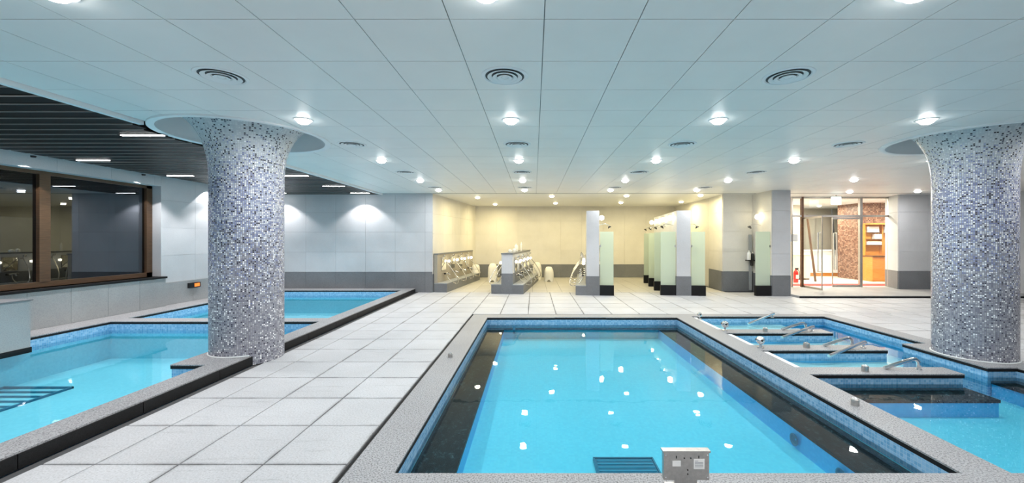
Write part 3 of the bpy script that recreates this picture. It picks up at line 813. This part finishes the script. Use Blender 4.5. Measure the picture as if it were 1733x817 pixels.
for i, y in enumerate((.05, 1.12, 2.2, 3.3)):
    p = world(oB, ROT, -.445, y); glass_panel(p, ROT, .43, 'frosted glass shower screen left of right partition, %s from the front' % ORD[i])
    p = world(oB, ROT, 0, y+.42); shower(p, ROT+pi, 'black shower head left of right partition, %s from the front' % ORD[i])
    globe_lamp(p, ROT+pi, 2.24, 'round glowing wall lamp left of right partition, %s from the front' % ORD[i])
p = world(oB, ROT, .395+.40, .05); glass_panel(p, ROT+pi, .40, 'frosted glass shower screen right of the right partition')
p = world(oB, ROT, .38, .55); shower(p, ROT, 'black shower head right of the right partition')
p = world(oA, ROT, .375+.40, .05); glass_panel(p, ROT+pi, .40, 'frosted glass shower screen on the left partition')
p = world(oA, ROT, .36, .50); shower(p, ROT, 'black shower head on the left partition'); globe_lamp(p, ROT, 2.24, 'round glowing wall lamp on the left partition')
glass_panel((6.28, 11.45), 0, .43, 'greenish frosted glass screen of the corner shower by the pillar')
shower((PL0-.015, 11.95), pi, 'black shower head on chrome arm in the pillar corner'); globe_lamp((PL0-.015, 11.95), pi, 2.27, 'round glowing wall lamp on the pillar above corner shower')
e = empty('corner_rail', (6.62, 12.34, 0)); tag(e, 'dark upright shower rail with soap shelf beside the corner shower', 'shower rail')
box(-.04, .04, -.015, .015, .05, 1.75).build('rail', 'panel', e); box(-.16, .06, -.16, -.01, .95, .975).build('soap_shelf', 'darkmetal', e); box(-.02, .02, -.13, -.03, .80, .95).build('bracket', 'darkmetal', e)
def bottle(p, h, r, label, mat='plastic', cap='plastic'):
    e = empty('bottle', p); tag(e, label, 'bottle')
    MB().lathe([(r*.9, 0), (r, .01), (r, h*.68), (r*.8, h*.76), (r*.35, h*.82), (r*.35, h*.88)], 16).build('body', mat, e)
    MB().lathe([(r*.42, h*.86), (r*.42, h*.95), (r*.15, h*.96), (r*.15, h)], 12).build('cap', cap, e)
bottle((6.53, 12.255, .975), .30, .055, 'white pump bottle on the corner shower shelf', 'paper'); bottle((6.64, 12.25, .975), .24, .04, 'dark bottle on the corner shower shelf', 'darkmetal')
for (u, v), h, r, lb in zip(((.17, 1.6), (.22, 2.35), (.12, .75), (.2, 1.0)), (.27, .32, .10, .12), (.06, .035, .06, .05), ('white bottle standing on top of the washing island', 'slim pale bottle at the back of the washing island top', 'low white tub at the front of the island top', 'small white jar behind the tub on the island')):
    p = world(o2, ROT, u, v); bottle((p[0], p[1], 1.20), h, r, lb)
# stacked bath stools
def stool_mesh():
    m = MB(); n = 24; H = .42; levels = [(.19, 0), (.186, .07), (.182, .18), (.17, .28), (.14, .345), (.125, .375), (.10, .405), (.05, H)]
    def sq(r, a):                                          # rounded square outline
        c, s_ = cos(a), sin(a); k = (abs(c)**4+abs(s_)**4)**-.25; return r*k*c*.95, r*k*s_*.95
    for r, z in levels:
        for i in range(n):
            a = 2*pi*(i+.5)/n; x, y = sq(r, a)
            zz = z
            if z < .1:
                d = abs(((a/(pi/2))+.5) % 1-.5)            # arch under each side
                if d < .18: zz = max(z, .075 if z == 0 else .085)
            m.v.append((x, y, zz))
    for k in range(len(levels)-1):
        for i in range(n): m.f.append((k*n+i, k*n+(i+1) % n, (k+1)*n+(i+1) % n, (k+1)*n+i))
    m.f.append(tuple((len(levels)-1)*n+i for i in range(n))); m.sm = True
    return m.mesh('bath_stool', 'plastic')
smesh = stool_mesh()
STK = ((ray(834, 476, 0), 3, 'left of the washing island'), (ray(908, 474, 0), 3, 'beside the far end of the island'), (ray(929, 475.5, 0), 2, 'against the back wall'))
for (x, y), nn, where in STK:
    y = min(y, 16.6)
    if 'far end' in where: x, y = .12, 16.15
    for k in range(nn):
        o = link('bath_stool', smesh, None, (x, y, .135*k), random.uniform(-.05, .05))
        tag(o, 'white plastic bath stool, %s of the stack %s' % (('bottom', 'top')[k] if nn == 2 else ('bottom', 'middle', 'top')[k], where), 'stool', 'stacked bath stools')
p = world(o1, ROT, .27, 3.75)
o = MB().lathe([(.17, 0), (.175, .02), (.15, .16), (.12, .2), (.03, .215)], 24).build('wash_basin', 'plastic', None, (p[0], p[1], .28)); tag(o, 'white upturned wash basin at the end of the left counter', 'basin')
o = MB().lathe([(.16, 0), (.165, .02), (.14, .14), (.11, .18), (.03, .195)], 24).build('wash_basin', 'plastic', None, (p[0], p[1], .36+.06)); tag(o, 'white wash basin nested on top at the left counter end', 'basin')

# ------------------------------------------------------------------ pool side fittings
def rail_bent(x0, x1, y, label):
    e = empty('grab_rail', (x1, y, 0)); tag(e, label, 'grab rail', 'bath grab rails')
    L = x1-x0
    MB().tube([(0, 0, 0), (0, 0, .06), (-.01, 0, .10), (-.04, 0, .125), (-.08, 0, .125), (-L*.6, 0, .07), (-L, 0, .014)], .022, 10).build('rail', 'chrome', e)
    MB().lathe([(.035, 0), (.033, .008), (.02, .012)], 16).build('flange', 'chrome', e)
def rail_straight(p, q, label):
    e = empty('grab_rail', (p[0], p[1], 0)); tag(e, label, 'grab rail', 'bath grab rails')
    dx, dy = q[0]-p[0], q[1]-p[1]
    MB().tube([(.04, 0, .08), (0, 0, .075), (dx*.5, dy*.5, (q[2]+.075)/2), (dx, dy, q[2])], .022, 10).build('rail', 'chrome', e)
    MB().tube([(0, 0, 0), (0, 0, .05)], .014, 10).build('post', 'chrome', e); MB().lathe([(.035, 0), (.033, .008), (.02, .012)], 16).build('flange', 'chrome', e)
rail_straight(ray(1307, 537, 0), (4.30, 8.1, -.10), 'straight chrome grab rail at the farthest bath')
rail_bent(ray(1321, 558, 0)[0], ray(1362, 558, 0)[0], 7.10, 'bent chrome grab rail on the farthest divider')
rail_straight(ray(1374, 560, 0), (4.137, 6.72, -.03), 'straight chrome grab rail at the middle bath')
rail_bent(ray(1394, 586, 0)[0], ray(1442, 586, 0)[0], 6.03, 'bent chrome grab rail on the middle divider')
rail_straight(ray(1461, 588, 0), (4.137, 5.66, -.035), 'straight chrome grab rail at the nearest bath')
rail_bent(ray(1498, 625, 0)[0], ray(1556, 625, 0)[0], 4.97, 'bent chrome grab rail on the nearest divider')
def knob(px, py, label, s=1.15):
    x, y = ray(px, py, 0); e = empty('valve_knob', (x, y, 0)); tag(e, label, 'valve', 'bath valve knobs')
    MB().lathe([(.045*s, 0), (.043*s, .010*s), (.018*s, .016*s), (.015*s, .05*s)], 18).build('stem', 'chrome', e)
    MB().ball((0, 0, .095*s), .052*s, 16).build('ball', 'chrome', e)
    for k in range(3):
        a = 2*pi*k/3+.4; MB().ball((.045*s*cos(a), .045*s*sin(a), .10*s), .016*s, 8).build('grip', 'darkmetal', e)
knob(1184, 539.5, 'chrome ball valve knob at the farthest bath corner', .9); knob(1227, 559, 'chrome ball valve knob at the farthest divider'); knob(1287, 588, 'chrome ball valve knob at the middle divider')
def cup(px, py, label, r=.038, h=.062, top='chrome'):
    x, y = ray(px, py, 0); e = empty('push_button', (x, y, 0)); tag(e, label, 'push button', 'pool push buttons')
    MB().lathe([(r, 0), (r, h), (r*.9, h+.004), (r*.85, h-.002)], 20).build('sleeve', 'steel', e)
    for k in range(3):
        a = 2*pi*k/3+.6; MB().ball((r*.45*cos(a), r*.45*sin(a), h+.004), r*.34, 8).build('button', top, e)
cup(1295, 561, 'short steel button post on the farthest divider'); cup(1365, 588, 'short steel button post on the middle divider', .042, .066); cup(1464, 628, 'short steel button post on the nearest divider', .038, .064, 'paper')
cup(1447, 685, 'steel button post on the coping beside the central pool', .034, .055, 'paper'); cup(762, 604, 'small steel button post on the left side of the central coping', .030, .045)
# little display on the left wall
x = WL+.05; e = empty('wall_display', (x, 9.75, .50)); tag(e, 'small black box with orange display low on the left wall', 'display')
box(0, .05, -.16, .16, -.06, .06).build('case', 'darkmetal', e); box(.05, .053, -.02, .13, -.04, .04).build('screen', 'orange', e)

# ------------------------------------------------------------------ entrance and lobby
o = struct(box(PL1, 14, 11.0, 13.1, 0, .06).build('entrance_step', 'step'), 'low granite step in front of the glass entrance', 'step'); box(PL1, 14, 10.985, 11.0, 0, .045).build('riser', 'black', o)
PZ = .06; GY = 13.1
gx = lambda px: (px-VX)*GY/F
dr = struct(empty('door_1', (0, GY, 0)), 'glass entrance with steel frame and double doors', 'door')
for px, m_, w_ in ((1340, 'steel', .03), (1358, 'darkwood', .05), (1457, 'steel', .06), (1506, 'steel', .05)):
    box(gx(px)-w_, gx(px)+w_*.4, -.04, .04, PZ, CH-.01).build('post', m_, dr)
box(gx(1338), gx(1507), -.035, .035, CH-.06, CH-.015).build('top_rail', 'steel', dr); box(gx(1338), gx(1507), -.035, .035, 2.33, 2.39).build('transom', 'steel', dr)
for a, b in ((1340, 1357), (1359, 1456), (1458, 1505)): box(gx(a)+.02, gx(b)-.05, -.006, .006, 2.39, CH-.06).build('pane', 'clear', dr)
for a, b in ((1340, 1357), (1458, 1505)): box(gx(a)+.02, gx(b)-.05, -.006, .006, PZ, 2.33).build('pane', 'clear', dr)
def leaf(hx, w_, ang, sgn):
    l = empty('door_leaf', (hx, 0, PZ), ang, dr)
    box(0, sgn*w_, -.006, .006, .06, 2.22).build('door_glass', 'clear', l); box(0, sgn*w_, -.015, .015, .0, .06).build('kick_rail', 'steel', l); box(0, sgn*w_, -.015, .015, 2.2, 2.26).build('head_rail', 'steel', l)
    box(sgn*(w_-.02), sgn*w_, -.012, .012, .06, 2.2).build('edge_strip', 'steel', l)
    h = MB()
    for s in (-1, 1): h.tube([(sgn*(w_-.10), 0, .55), (sgn*(w_-.10), s*.06, .55), (sgn*(w_-.10), s*.06, 1.75), (sgn*(w_-.10), 0, 1.75)], .016, 8)
    h.build('handle', 'chrome', l)
leaf(gx(1359), .92, -R(92), 1); leaf(gx(1455), .90, 0, -1)
# lobby shell
LY = 18.0
struct(box(PL1-.2, 16.5, GY, LY, -.02, PZ).build('floor_lobby', 'lobbyfloor'), 'pale polished lobby floor behind the glass', 'floor')
struct(box(PL1-.2, 16.5, GY+.06, LY, CH-.01, CH+.1).build('ceiling_lobby', 'white'), 'white lobby ceiling behind the glass', 'ceiling')
wall('wall_lobby_left', 'cream lobby wall behind the left glass pane', [(6.8, 7.0, GY, LY, 0, 3.1), (7.0, 10.75, 16.2, 16.4, 0, 3.1)], 'lobby')
wall('wall_lobby_back', 'taupe lobby back wall behind the double doors', [(10.75, 16.5, LY, LY+.2, 0, 3.1), (16.5, 16.7, 13.3, LY, 0, 3.1)], 'lobbydark')
wall('wall_lobby_mosaic', 'brown mosaic lobby wall beside and above the towel cabinet', [(12.35, 13.6, 15.2, 16.4, PZ, CH-.01), (13.6, 16.5, 15.2, 15.4, PZ, CH-.01)], 'brownmosaic')
struct(box(7.3, 13.4, 13.35, 13.95, PZ, PZ+.012).build('carpet', 'carpet'), 'red carpet strip just inside the glass doors', 'carpet')
e = empty('lobby_counter', (0, 0, 0)); tag(e, 'long low white counter behind the glass doors', 'counter')
box(11.0, 12.9, 16.9, 17.5, PZ+.14, 1.12).build('counter_body', 'paper', e); box(10.95, 12.95, 16.85, 17.5, 1.12, 1.16).build('counter_top', 'white', e); box(11.05, 12.85, 16.95, 17.5, PZ, PZ+.14).build('counter_base', 'wood', e)
e = empty('low_cabinet', (0, 0, 0)); tag(e, 'white low cabinet behind the brown leaning post', 'cabinet')
box(10.0, 10.55, 15.4, 15.9, PZ+.05, 1.0).build('body', 'lobby', e); box(9.98, 10.57, 15.38, 15.9, 1.0, 1.03).build('top', 'lobby', e); box(10.02, 10.53, 15.42, 15.9, PZ, PZ+.05).build('plinth', 'darkwood', e)
for i, (a, b, lb, mt) in enumerate((((9.95, 14.7, 2.5), (10.30, 14.75, PZ), 'leaning brown wooden post seen through the left door', 'darkwood'), ((12.4, 16.8, 2.85), (12.6, 16.85, 1.16), 'dark leaning post on the white counter', 'darkmetal'))):
    o = MB().tube([b, a], .045 if i == 0 else .035, 4).build('leaning_post', mt); o.data.polygons.foreach_set('use_smooth', [False]*len(o.data.polygons)); tag(o, lb, 'post')
# towel cabinet
cx0, cx1, cy0, cy1 = 12.36, 13.32, 14.72, 15.19
e = empty('towel_cabinet', (0, 0, 0)); tag(e, 'orange wooden towel cabinet with open shelves over doors', 'cabinet')
box(cx0, cx1, cy0+.02, cy1, PZ, .96).build('base', 'wood', e)
for a, b in ((cx0, (cx0+cx1)/2+.1), ((cx0+cx1)/2+.1, cx1)): box(a+.004, b-.004, cy0, cy0+.02, PZ+.05, .94).build('door', 'wood', e)
box(cx0-.01, cx1+.01, cy0-.03, cy1, .96, 1.0).build('worktop', 'darkwood', e)
box(cx0, cx1, cy1-.02, cy1, 1.0, 2.15).build('back', 'wood', e); box(cx0, cx0+.03, cy1-.14, cy1, 1.0, 2.15).build('side', 'wood', e); box(cx1-.03, cx1, cy1-.16, cy1, 1.0, 2.15).build('side', 'wood', e)
box(cx0+.62, cx0+.66, cy1-.16, cy1, 1.0, 2.15).build('upright', 'wood', e); box(cx0-.01, cx1+.01, cy0+.1, cy1, 2.15, 2.20).build('top', 'wood', e)
for z in (1.40, 1.62, 1.87): box(cx0+.03, cx0+.62, cy1-.16, cy1, z-.02, z).build('shelf', 'darkwood', e)
box(cx0+.66, cx1-.03, cy1-.16, cy1, 1.83, 1.85).build('shelf', 'darkwood', e)
for x0, x1, z0, z1, lb in ((.08, .50, 1.87, 2.08, 'stack of white towels on the top left cabinet shelf'), (.33, .60, 1.62, 1.80, 'small pile of white towels on the middle cabinet shelf'), (.06, .60, 1.40, 1.52, 'flat row of white towels on the lowest cabinet shelf'), (.70, .92, 1.85, 2.08, 'white towels in the right cabinet bay')):
    e = empty('towel_pile', (cx0, cy1-.19, z0)); tag(e, lb, 'towels')
    nk = max(2, int((z1-z0)/.05)); hh = (z1-z0)/nk
    for k in range(nk): MB().bevbox(x0+random.uniform(0, .012), x1-random.uniform(0, .012), 0, .16, hh*k+.001, hh*(k+1)-.002, .012).build('folded_towel', 'towel', e)
# fire extinguisher, notice, sign
e = empty('fire_extinguisher', (9.35, 14.4, PZ)); tag(e, 'red fire extinguisher standing behind the left glass pane', 'extinguisher')
MB().lathe([(.075, 0), (.08, .02), (.08, .34), (.06, .41), (.025, .44), (.025, .47)], 20).build('cylinder', 'red', e); box(-.02, .09, -.015, .015, .47, .52).build('handle', 'darkmetal', e); box(-.05, .05, -.083, -.078, .14, .28).build('label_plate', 'paper', e)
MB().tube([(.03, 0, .47), (.11, -.02, .42), (.12, -.03, .2), (.11, -.03, .1)], .012, 6).build('hose', 'rubber', e)
o = box(gx(1337), gx(1349), GY-.03, GY-.012, 1.53, 1.77).build('notice_board', 'paper'); tag(o, 'white notice sheet on the glass beside the pillar', 'notice')
e = empty('lit_sign', ((1415-VX)*12.6/F, 12.6, CH)); tag(e, 'glowing white sign box hanging from ceiling over the glass doors', 'sign')
box(-.14, .14, -.03, .03, -.30, -.06).build('light_box', 'exit', e); box(-.15, .15, -.035, .035, -.06, -.04).build('frame', 'steel', e); box(-.01, .01, -.01, .01, -.04, 0).build('hanger', 'steel', e)
for i, (x, y) in enumerate(((8.6, 14.3), (10.8, 14.3), (12.9, 14.0), (9.6, 15.6), (11.6, 16.4))):
    e = downlight(x, y, 'warm lobby downlight number %s beyond the glass front' % ORD[i], True, None, 'lobby downlights', CH-.01)
    for c in list(e.children):
        if c.type == 'LIGHT': bpy.data.objects.remove(c)
    disk_light(e, 'lamp_light', (0, 0, -.062), 95, (1, .90, .74))
